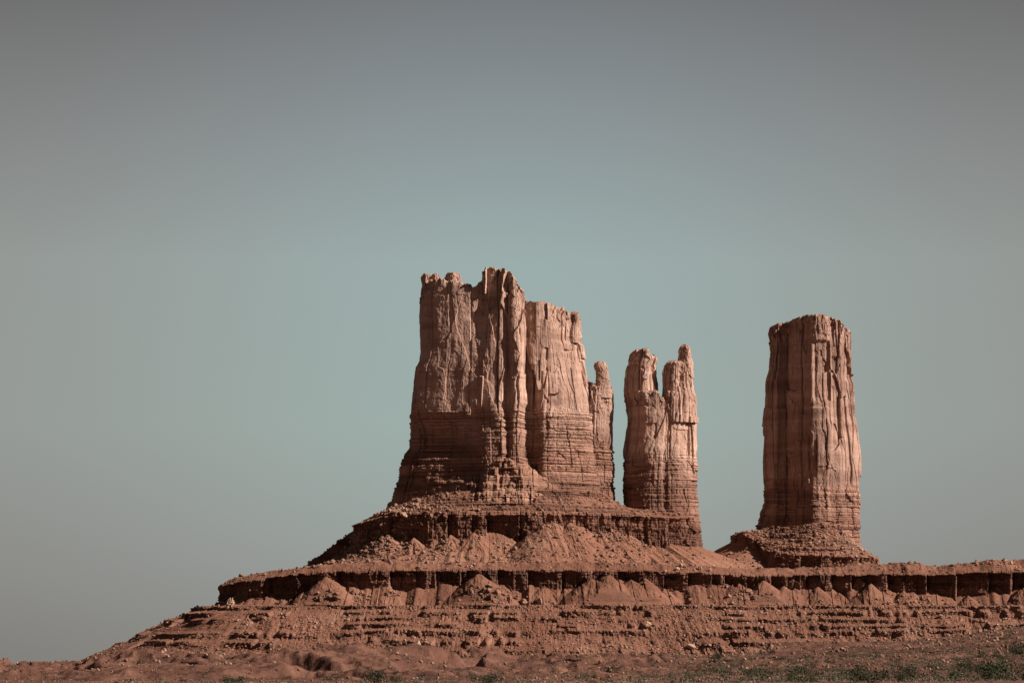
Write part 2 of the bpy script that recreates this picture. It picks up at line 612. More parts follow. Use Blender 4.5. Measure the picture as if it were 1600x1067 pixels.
def blob_poly(xa, xb, w_mid, depth, n=9, seed=0, jag=0.14):
    """an angular rounded plan outline between xa and xb"""
    rng = np.random.default_rng(seed)
    pts = []
    for k in range(n):
        a = math.pi - 2 * math.pi * (k + 0.5) / n       # left -> front -> right -> back
        r = 1 + jag * (rng.random() * 2 - 1)
        pts.append((0.5 * (xa + xb) + 0.5 * (xb - xa) * math.cos(a) * r, w_mid + 0.5 * depth * math.sin(a) * r))
    return pts


def empty(name, loc):
    o = bpy.data.objects.new(name, None)
    o.location = loc
    o.empty_display_size = 5
    COL.objects.link(o)
    return o


def child_fix(root):
    for c in root.children:
        c.matrix_parent_inverse = root.matrix_world.inverted() if False else __import__('mathutils').Matrix.Translation(-root.location)


# ---- the big butte
def build_butte():
    root = empty('sandstone_butte', (-10, Y0 + 25, 130))
    tag(root, 'broadest red sandstone butte with a shadowed left wall and notched top', 'butte', 'sandstone formations on the hill')
    poly = [(652, -62), (655, -15), (680, -8), (703, -4), (738, -1), (750, -1), (756, 2), (770, 5), (783, 6), (788, 1), (793, -5), (798, 0),
            (802, 4), (812, 2), (817, -18), (822, -30), (838, -34), (845, -22), (851, -19), (866, -25), (880, -35), (886, -40), (905, -56), (922, -82),
            (915, -125), (800, -140), (690, -132)]
    prof = [(410, 659, 903), (440, 659, 903), (459, 655, 904), (475, 655, 905), (500, 655, 905), (527, 656, 905), (533, 656, 911), (547, 656, 914), (560, 654, 917), (570, 648, 920),
            (594, 645, 925), (610, 644, 930), (635, 640, 936), (665, 639, 938), (697, 638, 940), (705, 630, 942), (717, 626, 944), (727, 622, 946), (745, 618, 948),
            (765, 611, 950), (780, 608, 952), (783, 603, 952), (797, 600, 952), (812, 592, 952)]
    tx = [(640, 470), (655, 462), (659, 444), (663, 435), (669, 434), (689, 434), (692, 438), (712, 437), (718, 439), (724, 443), (739, 449), (743, 445), (751, 438), (754, 427), (759, 418), (766, 417),
          (776, 420), (782, 424), (786, 420), (797, 422), (802, 430), (812, 445), (818, 455), (821, 466), (832, 468), (850, 468), (864, 472), (873, 476), (880, 481), (889, 484), (894, 487), (904, 491),
          (911, 512), (926, 545)]
    ta = np.array(tx, float)

    def flare(p, bx, bw):
        return 9 * sst(690, 790, p) * sst(-70, -30, bw) * sst(660, 700, bx) - (8 + 0.13 * np.clip(745 - bx, 0, 90)) * sst(632, 680, p) * (1 - sst(738, 756, bx)) * sst(-60, -20, bw)

    def prop(S, p, X):
        # stepped buttress leaning against the foot of the prow, with a dark notch in it
        q = p + 1.5 * fb2(X / 8, p / 50, 33, 2)
        stair = np.interp(q, [716, 720, 730, 733, 742, 745, 755, 758, 768, 772, 790], [0, 7, 9, 15, 17, 24, 26, 33, 36, 44, 56])
        w = stair + 1.6 * strata(X, p, 4.6, 171, 1.2, 6, 0.7) + 1.6 * slabs(X, p, 7, 175, 1.5, 18, 0.8, 1.5) + 0.8 * fb2(X / 3, p / 3, 177, 3)
        half = np.interp(p, [716, 724, 745, 770, 790], [14, 26, 38, 50, 60])
        u = np.abs(X - 787 - 4 * fb2(p / 12, X / 40, 178, 2)) / half
        w = w + 6 - 34 * np.clip(u - 0.55, 0, 9) ** 1.2 * 1.2
        notch = 15 * sst(777, 781, X) * (1 - sst(809, 815, X)) * sst(731, 734, p) * (1 - sst(762, 770, p)) * (1 - 0.6 * np.clip((X - 780) / 32, 0, 1))
        slab_ = -17 - 0.25 * np.abs(X - 838) + 1.2 * fb2(X / 7, p / 18, 181, 3) + 1.0 * slabs(X, p, 9, 183, 1.4, 40, 0.8, 1.4)
        slab_ = np.where((X > 821) & (X < 862) & (p < 548 + 3.2 * (X - 824) + 6 * n1(X / 5, 182)), slab_, -999)
        return np.maximum(np.where(p > 716, w - notch, -999), slab_)

    column('rock_wall', M_BUTTE, poly, prof, lambda x: np.interp(np.where(x > 850, 850 + (x - 850) * 0.765, x), ta[:, 0], ta[:, 1]) + 1.4 * n1(x / 2.5, 4) + 1.6 * n1(x / 7.0, 5), 815, 101, root,
           fixed=(742, 850), wc=-75, flare=flare, split=640, cols=0.45, rows=0.6, prop=prop, smooth_poly=1, calm=lambda b: 0.32 + 0.68 * sst(738, 752, b))
    # knobs along the top of the left wall
    for k, (xa, xb, t, b, wm, dp) in enumerate([(656.5, 671, 425.5, 470, -56, 22), (671, 688, 425, 462, -62, 22), (694, 719, 424, 462, -56, 28), (719, 738, 441, 464, -62, 24),
                                                (874, 887, 478, 500, -60, 16)]):
        m = 0.5 * (xa + xb)
        hw = 0.5 * (xb - xa)
        pr = [(t - 2, m - hw * 0.8, m + hw * 0.75), (t + 3, m - hw, m + hw), (t + 9, m - hw * 0.95, m + hw * 0.98), (t + 13, m - hw * 0.85, m + hw * 0.95),
              (t + 20, m - hw * 1.05, m + hw * 1.15), (b, m - hw * 1.2, m + hw * 1.3)]
        column('knob', M_BUTTE, blob_poly(xa, xb, wm, dp, 6, k, 0.2), pr, t - 3, b, 300 + 13 * k, root, wc=wm, amps=(1.2, 0.9, 0.4), st_amp=0.9, back=0.8, round_top=0.4, cap_rough=1.2, smooth_poly=0)
    column('knob', M_BUTTE, blob_poly(889, 907, -62, 18, 8, 31), [(480, 892, 904), (485, 889.5, 907), (492, 889.5, 907.5), (498, 889, 905), (505, 883, 905), (530, 878, 906)], 482, 530, 377,
           root, wc=-62, amps=(1.0, 0.7, 0.4), st_amp=1.0, back=0.8, round_top=1.0, cap_rough=0.5)
    # thin fin on the right with its hoodoo
    fin = [(912, -98), (917, -76), (926, -65), (940, -69), (954, -80), (960, -94), (955, -114), (935, -120)]
    column('fin', M_BUTTE, fin, [(590, 920, 957), (600, 918, 959), (612, 916, 961), (640, 914, 961.5), (672, 914, 960), (700, 914, 960), (740, 912, 961), (768, 910, 962), (812, 905, 966)],
           lambda x: np.interp(x, [912, 925, 931, 942, 950, 956, 961], [590, 595, 598, 595, 588, 592, 606]), 815, 141, root, wc=-84, split=690, amps=(2.5, 1.4, 0.5))
    column('hoodoo', M_BUTTE, blob_poly(930, 952, -84, 18, 8, 5), [(556, 934, 948), (560, 930.5, 950), (566, 930.5, 951.5), (572, 933, 952.5), (580, 934, 953.5), (590, 933, 956),
           (600, 929, 958), (615, 926, 959)], 558, 615, 149, root, wc=-84, amps=(1.0, 0.8, 0.4), st_amp=1.0, back=0.8, round_top=1.0, cap_rough=0.4)
    child_fix(root)


# ---- the pair of spires joined at the foot
def build_spires():
    root = empty('twin_spire_rock', (118, Y0 + 55, 90))
    tag(root, 'slender twin spired rock standing between the broad butte and the lone tower', 'rock spire', 'sandstone formations on the hill')
    BK = 90
    mv = lambda q: [(a, b - BK) for a, b in q]
    base = [(973, -22), (978, -2), (990, 12), (1008, 20), (1030, 19), (1036, 12), (1044, 15), (1062, 8), (1080, -8), (1091, -28), (1086, -52), (1040, -60), (990, -52)]
    column('spire_foot', M_SPIRE, mv(base), [(600, 979, 1087), (622, 981, 1089), (657, 982, 1090), (690, 978, 1090.5), (712, 975, 1091), (770, 974, 1092), (800, 976, 1093), (815, 974, 1094),
           (840, 972, 1097), (870, 970, 1101)], lambda x: np.interp(x, [974, 1024, 1029, 1037, 1040, 1090], [612, 612, 622, 622, 612, 612]), 872, 201, root, wc=-20 - BK, split=712, amps=(2.8, 1.2, 0.4), k=0.5095,
           flare=lambda p, bx, bw: 8 * sst(790, 870, p) * sst(-30 - BK, -BK, bw))
    sl = [(977, -24), (981, -4), (992, 9), (1006, 14), (1014, 12), (1018, 2), (1028, -3), (1030, -22), (1024, -40), (990, -42)]
    column('spire', M_SPIRE, mv(sl), [(545, 987, 1026), (550, 986, 1027.5), (560, 984, 1028.5), (571, 981, 1025), (590, 978, 1026.5), (609, 976, 1029), (616, 978, 1030), (631, 981.5, 1033),
           (660, 983, 1036)], lambda x: np.interp(x, [977, 986, 992, 1005, 1010, 1013, 1018, 1029], [551, 548, 547, 546, 547, 556, 555, 558]), 660, 211, root, wc=-18 - BK, amps=(2.5, 1.0, 0.35), k=0.5095, round_top=1.8)
    sr = [(1038, -24), (1040, -2), (1050, 9), (1061, 8), (1064, 2), (1072, 2), (1082, -8), (1088, -26), (1080, -44), (1050, -46)]
    column('spire', M_SPIRE, mv(sr), [(563, 1042, 1078), (568, 1039, 1083), (579, 1038, 1084), (605, 1038, 1084.5), (612, 1038, 1086), (620, 1037.5, 1089), (660, 1034, 1091)],
           lambda x: np.interp(x, [1038, 1043, 1050, 1061, 1066, 1084], [571, 565, 564, 565, 563, 566]), 660, 221, root, wc=-20 - BK, amps=(2.5, 1.0, 0.35), k=0.5095, round_top=1.8)
    column('pinnacle', M_SPIRE, blob_poly(1062, 1083, -16 - BK, 20, 8, 9), [(537, 1066, 1076), (541, 1063.5, 1078), (550, 1062.5, 1080), (558, 1062, 1081), (566, 1061, 1083.5), (585, 1061, 1085)],
           538, 590, 231, root, wc=-16 - BK, amps=(1.0, 0.8, 0.4), k=0.5095, st_amp=0.8, back=0.8, round_top=2.4, cap_rough=0.3)
    child_fix(root)


# ---- the lone tower
def build_tower():
    root = empty('rock_tower', (240, Y0 + 90, 85))
    tag(root, 'tall square topped rock tower standing alone at the right', 'rock tower', 'sandstone formations on the hill')
    poly = [(1193, -40), (1196, -14), (1204, -2), (1211, 5), (1215, -3), (1226, 0), (1229, -5), (1233, 3), (1248, 12), (1262, 22), (1271, 27), (1290, 22), (1296, 15), (1316, 8), (1330, -10), (1340, -22),
            (1347, -50), (1338, -88), (1270, -100), (1210, -86)]
    prof = [(488, 1208, 1327), (508, 1206, 1329), (518, 1204, 1331), (547, 1208.5, 1332), (575, 1206.5, 1332), (588, 1202, 1332), (596, 1200.5, 1336), (639, 1200.5, 1337), (664, 1198, 1340.5), (696, 1197.5, 1345.5), (712, 1197, 1346.5),
            (772, 1197, 1348), (789, 1196, 1348.5), (801, 1191, 1349), (825, 1184, 1349.5), (860, 1180, 1352), (880, 1178, 1355)]
    BK = 150
    poly = [(a, b - BK) for a, b in poly]
    ta = np.array([(1190, 508), (1206, 506), (1226, 504), (1231, 502), (1241, 499), (1261, 494), (1277, 492.5), (1301, 497), (1318, 502), (1328, 508), (1350, 516)], float)

    def extra(S, p, bx, W):
        # a broken overhang and a missing slab on the lit face
        f = -5 * sst(1266, 1271, bx) * (1 - sst(1294, 1298, bx)) * sst(532, 538, p) * (1 - sst(622, 634, p + 6 * fb2(S / 8, p / 9, 3, 2)))
        g = -4 * sst(1297, 1303, bx) * (1 - sst(1316, 1322, bx)) * sst(556, 562, p) * (1 - sst(690, 712, p))
        h = 3.2 * sst(1264, 1268, bx) * (1 - sst(1290, 1296, bx)) * sst(636, 640, p) * (1 - sst(730, 745, p))
        return (f + g + h) * (W > -30 - BK)

    column('rock_wall', M_TOWER, poly, prof, lambda x: np.interp(x, ta[:, 0], ta[:, 1]) + 0.8 * n1(x / 4.0, 9), 885, 401, root, fixed=(1232, 1296), wc=-42 - BK, split=760,
           amps=(3.3, 1.2, 0.35), extra=extra, flare=lambda p, bx, bw: 11 * sst(770, 850, p) * sst(-12 - BK, 8 - BK, bw), cols=0.45, k=0.515, smooth_poly=1)
    child_fix(root)


# ------------------------------------------------------------------ hills swept along a rim line
def saw(x, lst):
    """alcoves in a cliff: sharp at their left end, coming forward towards their right end"""
    r = np.zeros_like(x)
    for x0, x1, D in lst:
        t = (x - x0) / (x1 - x0)
        r = np.where((t > 0) & (t < 1), np.maximum(r, D * (1 - 0.85 * np.clip(t, 0, 1)) * sst(0, 0.06, t) * sst(1.0, 0.93, t) ** 0.5), r)
    return r


def fans(s, h, apex, slope, seed, gul=2.0):
    """cones of debris banked against a cliff: apex = (arc position, height below the rim)"""
    d = np.full(h.shape, -60.0)
    for n, (si, ha) in enumerate(apex):
        c = np.flatnonzero(np.abs(s - si) < slope * max(6.0, h.max() - ha))
        if not len(c):
            continue
        hh = h[:, c]
        r = slope * (hh - ha - 0.8 * n2(s[c][None, :] / 6, hh / 6, seed + n))
        ds = s[c][None, :] - si
        v = np.sqrt(np.maximum(r * r - ds * ds, 0.01))
        ang = ds / np.maximum(r, 2.0)
        g = rid2(ang * 5.5 + n * 7.7 + 0.15 * n2(ang * 9, hh / 7, seed + 91), hh / 60 + n, seed + 90, 3)
        v = v + (gul * g - gul * 0.7) * sst(2, 14, r)
        v = np.where(r > np.abs(ds), v, -60)
        lo, hi = np.minimum(d[:, c], v), np.maximum(d[:, c], v)
        d[:, c] = hi + 2.2 * np.log1p(np.exp(np.clip((lo - hi) / 2.2, -30, 0)))
    return d


def build_terraced_hill():
    k = 0.481
    curve = [(329, -320), (329, -100), (329, 20), (333, 75), (346, 118), (372, 146), (412, 164), (470, 176), (560, 184), (700, 192), (820, 198), (960, 194), (1080, 176), (1220, 174), (1400, 182), (1560, 190), (1800, 200), (2100, 190), (2600, 215)]
    curve = chaikin(curve, 3, False)
    B, s = resample(curve, False, lambda x, w: np.where(w < 60, 2.2, np.where(x > 1720, 4.0, 0.75)))
    N = normals(B, s, False, 14)
    bx = B[:, 0]
    front = sst(60, 150, B[:, 1])
    prim = np.interp(bx, [329, 345, 372, 420, 470, 520, 600, 800, 1000, 1180, 1290, 1400, 1480, 1560, 1620, 1800], [911, 911, 907, 901, 896, 892, 891, 890, 891, 897, 898, 896, 898, 892, 893, 890])
    prim0 = prim
    prim = prim + 2.4 * fb2(s / 40, 0 * s, 7, 4) + 2.6 * hsh(cells(s, 9, 8)[0], seed=9) ** 2
    alc = [(352, 381, 9), (413, 494, 14), (524, 577, 12), (606, 667, 13), (682, 712, 9), (722, 742, 8), (777, 803, 9), (823, 873, 12), (878, 906, 12), (921, 945, 4), (966, 1001, 12), (1006, 1014, 4), (1024, 1038, 4),
           (1037, 1067, 11), (1076, 1101, 11), (1114, 1128, 7), (1135, 1156, 8), (1168, 1182, 6), (1206, 1224, 8), (1229, 1249, 8), (1264, 1276, 7), (1298, 1326, 10), (1329, 1376, 13), (1387, 1446, 14),
           (1449, 1492, 14), (1494, 1541, 14), (1543, 1577, 12), (1580, 1640, 13), (1645, 1700, 12), (1710, 1780, 13), (1800, 1880, 13), (1910, 1980, 12), (2000, 2100, 14), (2120, 2200, 12)]
    A = saw(bx + 3.0 * n1(s / 9.0, 17), alc) * np.where(front > 0.2, 1, 0) * (1 + 0.35 * n1(s / 13.0, 18))
    top_v, nv = 0, 330
    v = np.linspace(0, 1, nv)[:, None]
    p = prim[None, :] + v * (1064 - prim[None, :])
    S = np.broadcast_to(s, p.shape)
    BX = np.broadcast_to(bx, p.shape)
    h = p - prim[None, :]
    # cliff
    cl = -A[None, :] * (1 + 0 * p) * sst(0.5, 2.5, h + 1.2 * fb2(S / 6, p / 6, 91, 2)) + facets(S, p, 14, 16, 505, 2.6) + 0.5 * slabs(S, p, 12, 500, 2.6, 40, 1.0, 2.0) + 0.5 * slabs(S, p, 4.5, 520, 1.3, 14, 0.7, 1.2) + 0.8 * strata(S, p, 4.5, 540, 1.3, 7, 0.6)
    cl = cl + 0.8 * fb2(S / 3, p / 3, 541, 3)
    # talus under the cliff, banked up in cones
    hc = np.interp(bx, [329, 420, 560, 640, 760, 830, 880, 950, 1060, 1150, 1250, 1360, 1450, 1540, 1600], [26, 34, 30, 31, 22, 24, 27, 18, 25, 21, 21, 29, 36, 32, 30])
    hc = hc + 8 * n1(s / 62, 61) + 4 * n1(s / 23, 60) + 2.5 * n1(s / 9, 62)
    hc = np.clip(hc, 5, 40)
    gul = rid2(S / 17 + 0.5 * n2(S / 30, p / 20, 64), p / 90, 63, 3)
    ta_ = 1.42 * (h - hc[None, :] - 1) + (2.2 * gul - 2.0) * sst(-2, 14, h - hc[None, :])
    sx_ = lambda x: np.interp(x, bx[front > 0.2], s[front > 0.2])
    rg = np.random.default_rng(66)
    apex = []
    q_ = s[0] + 20
    while q_ < s[-1]:
        apex.append((q_, max(5.0, np.interp(q_, s, hc) - rg.uniform(-8, 7))))
        q_ += rg.uniform(30, 110)
    for x_, ha_ in ((950, 3), (925, 9), (985, 10), (748, 4), (508, 5), (1008, 11), (1195, 6), (1362, 14)):
        apex.append((float(sx_(x_)), ha_))
    for x0, x1, D in alc:
        if rg.random() < 0.25:
            apex.append((float(sx_(x1 + 2 + rg.uniform(-3, 3))), rg.uniform(11, 26)))
        if x1 - x0 > 48 and rg.random() < 0.5:
            apex.append((float(sx_(x0 + (x1 - x0) * rg.uniform(0.15, 0.6))), rg.uniform(20, 31)))
    ta_ = np.maximum(ta_, fans(s, h, apex, 1.42, 670, 1.5)) + (0.4 + 1.2 * sst(0.0, 0.3, fb2(S / 34, p / 34, 68, 3))) * fb2(S / 4.5, p / 4.5, 65, 3) + 2.2 * rid2(S / 13, p / 22, 69, 3) * sst(4, 22, h - hc[None, :])
    # stepped lower slope
    ys = [910, 920, 930, 941, 953, 965, 977, 990, 1001, 1009, 1019, 1032, 1045, 1064]
    dm = [-4, 4, 14, 24, 46, 80, 105, 133, 150, 175, 195, 222, 250, 290]
    und = 1.2 * fb2(S / 160, 0 * p, 71, 2) + 0.5 * n1(S / 11, 72)
    pq = p + und
    q = pq.copy()
    for i, (e, hh, run) in enumerate([(946.5, 6.0, 6.0), (957.5, 6.5, 5.0), (968.5, 5.0, 5.0), (978.5, 6.0, 4.5), (988.0, 6.0, 4.5), (1003, 8.0, 7.0), (1019, 5.0, 8.0), (1030, 4, 8)]):
        m = sst(-0.26, 0.08, n2(S / 42 + i * 9.1, i * 5.0 + 0 * p, 73) + 0.5 * n1(S / 9, 74 + i))
        if i == 0:
            m = np.maximum(m, 0.6)
        m = m * (1 - 0.85 * sst(0.32, 0.6, n2(S / 47 + 9, p / 70, 78)))
        if i >= 5:
            m = m * 0.8
        # riser from e to e+hh: the setback waits, then catches up on the tread above it
        e = e + 2.2 * n1(s / 85.0 + i * 3.3, 171 + i)[None, :] + 0.8 * n1(s / 19.0, 181 + i)[None, :]
        hh = hh * (0.75 + 0.75 * sst(-0.5, 0.6, n1(s / 48.0, 191 + i)))[None, :]
        g = np.where(pq < e - run, 0, np.where(pq < e, (pq - (e - run)) / run, np.where(pq < e + hh, 1.0 - (pq - e) / hh, 0)))
        q = q + m * g * hh * 0.92
    te = np.interp(q, ys, dm)
    S_w = S + 14 * fb2(S / 50, p / 30, 77, 3)
    sw = cells(S_w, 64, 76)
    t = (S_w - sw[1]) / (sw[2] - sw[1])
    sp = 20.0 * (np.clip(t, 0, 1) ** 1.3 - 0.5) * (0.25 + 0.75 * hsh(sw[0], seed=79)) * sst(1.0, 0.66, t)
    lo_ = sst(940, 950, p)
    te = te + 1.3 * (911 - np.convolve(np.pad(prim0, 30, mode='edge'), np.ones(61) / 61, mode='valid'))[None, :]
    te = te + sp * sst(938, 956, p) + 7 * fb2(S / 75, p / 120, 80, 2) * sst(935, 965, p) + (4.5 * rid2(S / 26, p / 60, 82, 3) - 1) * sst(940, 990, p)
    te = te + (1.9 * fb2(S / 4.2, p / 3.2, 84, 3) + 1.2 * slabs(S, p, 5, 560, 0.9, 5, 0.6, 0.8)) * lo_
    lim = 946.0 + und
    d = np.where(p < lim, np.maximum(cl, np.minimum(ta_, te + 2.0)), np.maximum(te, cl))
    d = np.where(h < 3, cl, d)
    X = BX + N[:, 0] * d
    W = B[:, 1][None, :] + N[:, 1] * d
    # top surface, rising gently inward
    tt = np.concatenate([np.linspace(0, 0.12, 26)[1:], np.linspace(0.12, 1, 60)[1:]])[::-1][:, None]
    tx = np.clip(bx, 520, 2700)
    tw = -330 + 0 * bx
    def sm(a, n=41):
        w_ = np.hanning(n)
        return np.convolve(np.pad(a, n // 2, mode='edge'), w_ / w_.sum(), mode='valid')
    xs, ws = sm(X[0]), sm(W[0])
    x2 = xs + (tx - xs) * tt
    w2 = ws + (tw - ws) * tt
    dist = np.hypot(x2 - xs, w2 - ws)
    x2 = x2 + (X[0] - xs) * np.exp(-dist / 4.0)
    w2 = w2 + (W[0] - ws) * np.exp(-dist / 4.0)
    rise = 3 + np.interp(bx, [329, 420, 500, 800, 1180, 1370, 1420, 1460, 1520, 1580, 1610, 1800], [7, 9, 8, 6, 6, 12, 15, 11, 12, 15, 18, 16])
    fade = np.exp(-dist / 4.0)
    z2 = prim[None, :] * fade + prim0[None, :] * (1 - fade) - rise * sst(-8, 40, dist) + rise * sst(-8, 40, 0) - 2.2 * fb2(x2 / 16, w2 / 16, 86, 4) * sst(0, 8, dist) - 2.0 * rid2(x2 / 21, w2 / 60, 87, 3) * sst(2, 18, dist) - np.interp(bx, [420, 540, 1080, 1170], [0, 3, 3, 0]) * np.clip(dist / 20, 0, 1) - np.interp(bx, [1150, 1250], [0, 1.6]) * rid2(x2 / 15, w2 / 90, 88, 2) * sst(2, 14, dist) + 26 * sst(190, 420, dist)
    lip = -0.6 * sst(0, 3, dist)
    P = np.concatenate([world_pts(x2, w2, z2 + lip, k), world_pts(X, W, p, k)])
    o = grid_obj('terraced_hill', P, M_HILL, smooth=False, flip=True)
    tag(o, 'long red hill of ledges and a dark notched cliff band below the formations', 'hill', kind='structure')
    SEC['terrace'] = (P, z2.shape[0], d, h, hc)
    return o


def build_mound(name, label, ring, rim_fn, top_fn, inset, foot, alcs, hc_fn, seed, mat, slope=1.5, steps=(), rows=(90, 170), gully=(16, 3.0), rough=1.1, apexes=(), back=0, k=0.5, apron=2.6, apron_h=999, reach=999):
    ring = chaikin([(a, b - back) for a, b in ring], 3, True)
    B, s = resample(ring, True, lambda x, w: np.where(w > -45 - back, 0.65, 3.0))
    N = normals(B, s, True, 9)
    bx = B[:, 0]
    prim0 = rim_fn(bx, B[:, 1])
    prim = prim0 + 1.8 * fb2(s / 30, 0 * s, seed, 4) + 0.9 * hsh(cells(s, 6, 8)[0], seed=9)
    ptop = top_fn(bx, B[:, 1])
    front = np.where(B[:, 1] > -60 - back, 1, 0)
    A = saw(bx, alcs) * front
    v = np.linspace(0, 1, rows[1])[:, None]
    p = prim + v * (foot - prim)
    S = np.broadcast_to(s, p.shape)
    h = p - prim
    hc = np.clip(hc_fn(bx) + 4 * n1(s / 31, seed + 1) + 2 * n1(s / 12, seed + 2), 3, 80)
    cl = -A * sst(0.5, 2.5, h + fb2(S / 6, p / 6, seed + 3, 2)) + facets(S, p, 14, 18, seed + 305, 2.4) + 0.5 * slabs(S, p, 12, seed + 4, 2.8, 50, 1.0, 2.2) + 0.5 * slabs(S, p, 4.5, seed + 6, 1.4, 16, 0.7, 1.2) + 0.9 * strata(S, p, 4.5, seed + 5, 1.3, 7, 0.7)
    cl = cl + 0.8 * fb2(S / 3, p / 3, seed + 7, 3)
    g = rid2(S / gully[0] + 0.6 * n2(S / 25, p / 16, seed + 8), p / 110, seed + 9, 3)
    ta_ = slope * (h - hc - 4) + (gully[1] * g - gully[1] * 0.9) * sst(-2, 12, h - hc)
    f_ = B[:, 1] > -40 - back if apexes else np.zeros(len(s), bool)
    rg = np.random.default_rng(seed)
    ap = [(float(np.interp(x, bx[f_], s[f_])), a) for x, a in apexes]
    q_ = 10.0
    while q_ < s[-1]:
        if np.interp(q_, s, bx) > bx.min() + 40:
            ap.append((q_, max(4.0, float(np.interp(q_, s, hc)) - rg.uniform(-4, 6))))
        q_ += rg.uniform(22, 50)
    ta_ = np.maximum(ta_, apron * (h - apron_h - 5 * n1(s / 22, seed + 40) - 2 * n1(s / 8, seed + 41)) + 1.5 * g)
    ta_ = np.maximum(ta_, fans(s, h, ap, slope, seed + 30, gully[1])) + rough * fb2(S / 5, p / 5, seed + 10, 3)
    d = np.maximum(cl, np.minimum(ta_, reach + 3 * n1(s / 14, seed + 43)))
    X = bx + N[:, 0] * d
    W = B[:, 1] + N[:, 1] * d
    # upper stepped slope, from the rim inward
    u = np.linspace(1, 0, rows[0])[:-1][:, None]
    S2 = np.broadcast_to(s, (rows[0] - 1, len(s)))
    up = u.copy() + 0 * S2
    for e, a in steps:      # flat tread then riser
        up = up + a * np.clip(1 - np.abs(u - e) / 0.09, 0, 1) * np.clip((u - e) / 0.03, -1, 1) * sst(-0.3, 0.2, n2(S2 / 40, e * 9 + 0 * S2, seed + 14))
    pp = prim0 + (ptop - prim0) * np.clip(up, 0, 1) + (prim - prim0) * np.exp(-u * 14)
    din = -inset * u + d[0] * (1 - u) ** 10
    din = din + (1.5 * fb2(S2 / 5, pp / 4, seed + 15, 3) + 2.5 * fb2(S2 / 25, pp / 30, seed + 16, 3) + 1.1 * strata(S2, pp, 4.5, seed + 17, 1.3, 9, 0.5)) * sst(0, 0.1, u)
    X2 = bx + N[:, 0] * din
    W2 = B[:, 1] + N[:, 1] * din
    c = B.mean(0)
    X3 = np.stack([c[0] + (X2[0] - c[0]) * f for f in (0.0, 0.6)])
    W3 = np.stack([c[1] + (W2[0] - c[1]) * f for f in (0.0, 0.6)])
    p3 = np.stack([0 * prim + ptop.mean() + 1, 0.5 * (pp[0] + ptop.mean())])
    P = world_pts(np.concatenate([X3, X2, X]), np.concatenate([W3, W2, W]), np.concatenate([p3, pp, p]), k)
    o = grid_obj(name, P, mat, wrap=True, flip=True)
    tag(o, label, 'hill', kind='structure')
    SEC[name] = (P, 2 + rows[0] - 1, d, h, hc)
    return o


def build_upper_hill():
    ring = [(548, -30), (552, 5), (566, 40), (605, 68), (680, 80), (760, 84), (830, 78), (900, 58), (980, 22), (1050, -12), (1085, -34), (1099, -64), (1101, -105), (1085, -150), (980, -200), (760, -190), (610, -130)]
    rim = lambda x, w: np.interp(x, [548, 575, 610, 650, 700, 760, 850, 960, 1000, 1060, 1090, 1100], [821, 815, 808, 806, 806, 807, 806, 806, 807, 808, 806, 805])
    topf = lambda x, w: np.interp(x, [548, 610, 700, 780, 860, 960, 1000, 1050, 1097], [797, 788, 770, 765, 764, 767, 790, 796, 798])
    alcs = [(548, 560, 3), (608, 672, 13), (700, 718, 8), (738, 748, 5), (760, 819, 22), (853, 864, 6), (877, 894, 7), (899, 924, 8), (927, 940, 4), (953, 982, 9), (984, 1012, 9), (1017, 1040, 9), (1046, 1084, 9)]
    hc = lambda x: np.interp(x, [548, 600, 615, 668, 690, 720, 750, 775, 815, 835, 865, 890, 920, 950, 980, 1010, 1040, 1090, 1102], [24, 30, 40, 40, 40, 38, 24, 36, 38, 26, 10, 18, 20, 20, 28, 40, 46, 55, 58])
    build_mound('talus_hill', 'steep gullied talus mound with a ledge cliff carrying the broad butte', ring, rim, topf, 55, 901, alcs, hc, 600, M_TALUS, slope=1.38, steps=((0.2, 0.12), (0.42, 0.14), (0.62, 0.12), (0.82, 0.12)),
                gully=(15, 2.6), rows=(150, 190), apron=2.6, apron_h=47, reach=91,
                apexes=[(868, 9), (793, 33), (815, 40), (700, 30), (655, 38), (735, 22), (930, 20), (980, 27), (1040, 44), (1090, 50), (905, 18)])


def build_pedestal():
    ring = [(1150, -40), (1154, 0), (1170, 40), (1210, 66), (1260, 78), (1310, 72), (1350, 52), (1372, 15), (1378, -40), (1340, -120), (1220, -130), (1150, -100)]
    rim = lambda x, w: np.interp(x, [1150, 1160, 1172, 1190, 1220, 1260, 1320, 1360, 1378], [832, 833, 842, 860, 868, 870, 871, 872, 875])
    topf = lambda x, w: np.interp(x, [1150, 1165, 1190, 1240, 1290, 1330, 1378], [829, 827, 825, 822, 818, 826, 852])
    alcs = [(1175, 1200, 9), (1244, 1276, 10), (1293, 1328, 11), (1345, 1358, 5)]
    hc = lambda x: np.interp(x, [1150, 1165, 1200, 1250, 1290, 1330, 1350, 1378], [9, 12, 16, 20, 22, 14, 7, 3])
    build_mound('pedestal_hill', 'low ledged mound of rubble carrying the lone rock tower', ring, rim, topf, 42, 905, alcs, hc, 700, M_TALUS, slope=1.9, steps=((0.2, 0.06), (0.45, 0.08), (0.75, 0.08)), rows=(120, 80), gully=(18, 1.5), back=118, k=0.511)


# ------------------------------------------------------------------ ground
def ground_row(px, Y):
    """photo row at which the ground lies (smooth part), for a viewing column and distance"""
    far = np.interp(px, [-300, 0, 80, 150, 300, 900, 1150, 1300, 1400, 1500, 1600, 1900], [1035, 1037, 1041, 1040, 1035, 1029, 1022, 1011, 1003, 993, 978, 950])
    near = np.interp(px, [-300, 700, 1000, 1900], [1072, 1072, 1070, 1069])
    t = np.interp(Y, [330, 420, 700, 1100, 1600, 2150, 2600], [0, 0.05, 0.32, 0.60, 0.83, 0.98, 1.0])
    return near + (far - near) * t


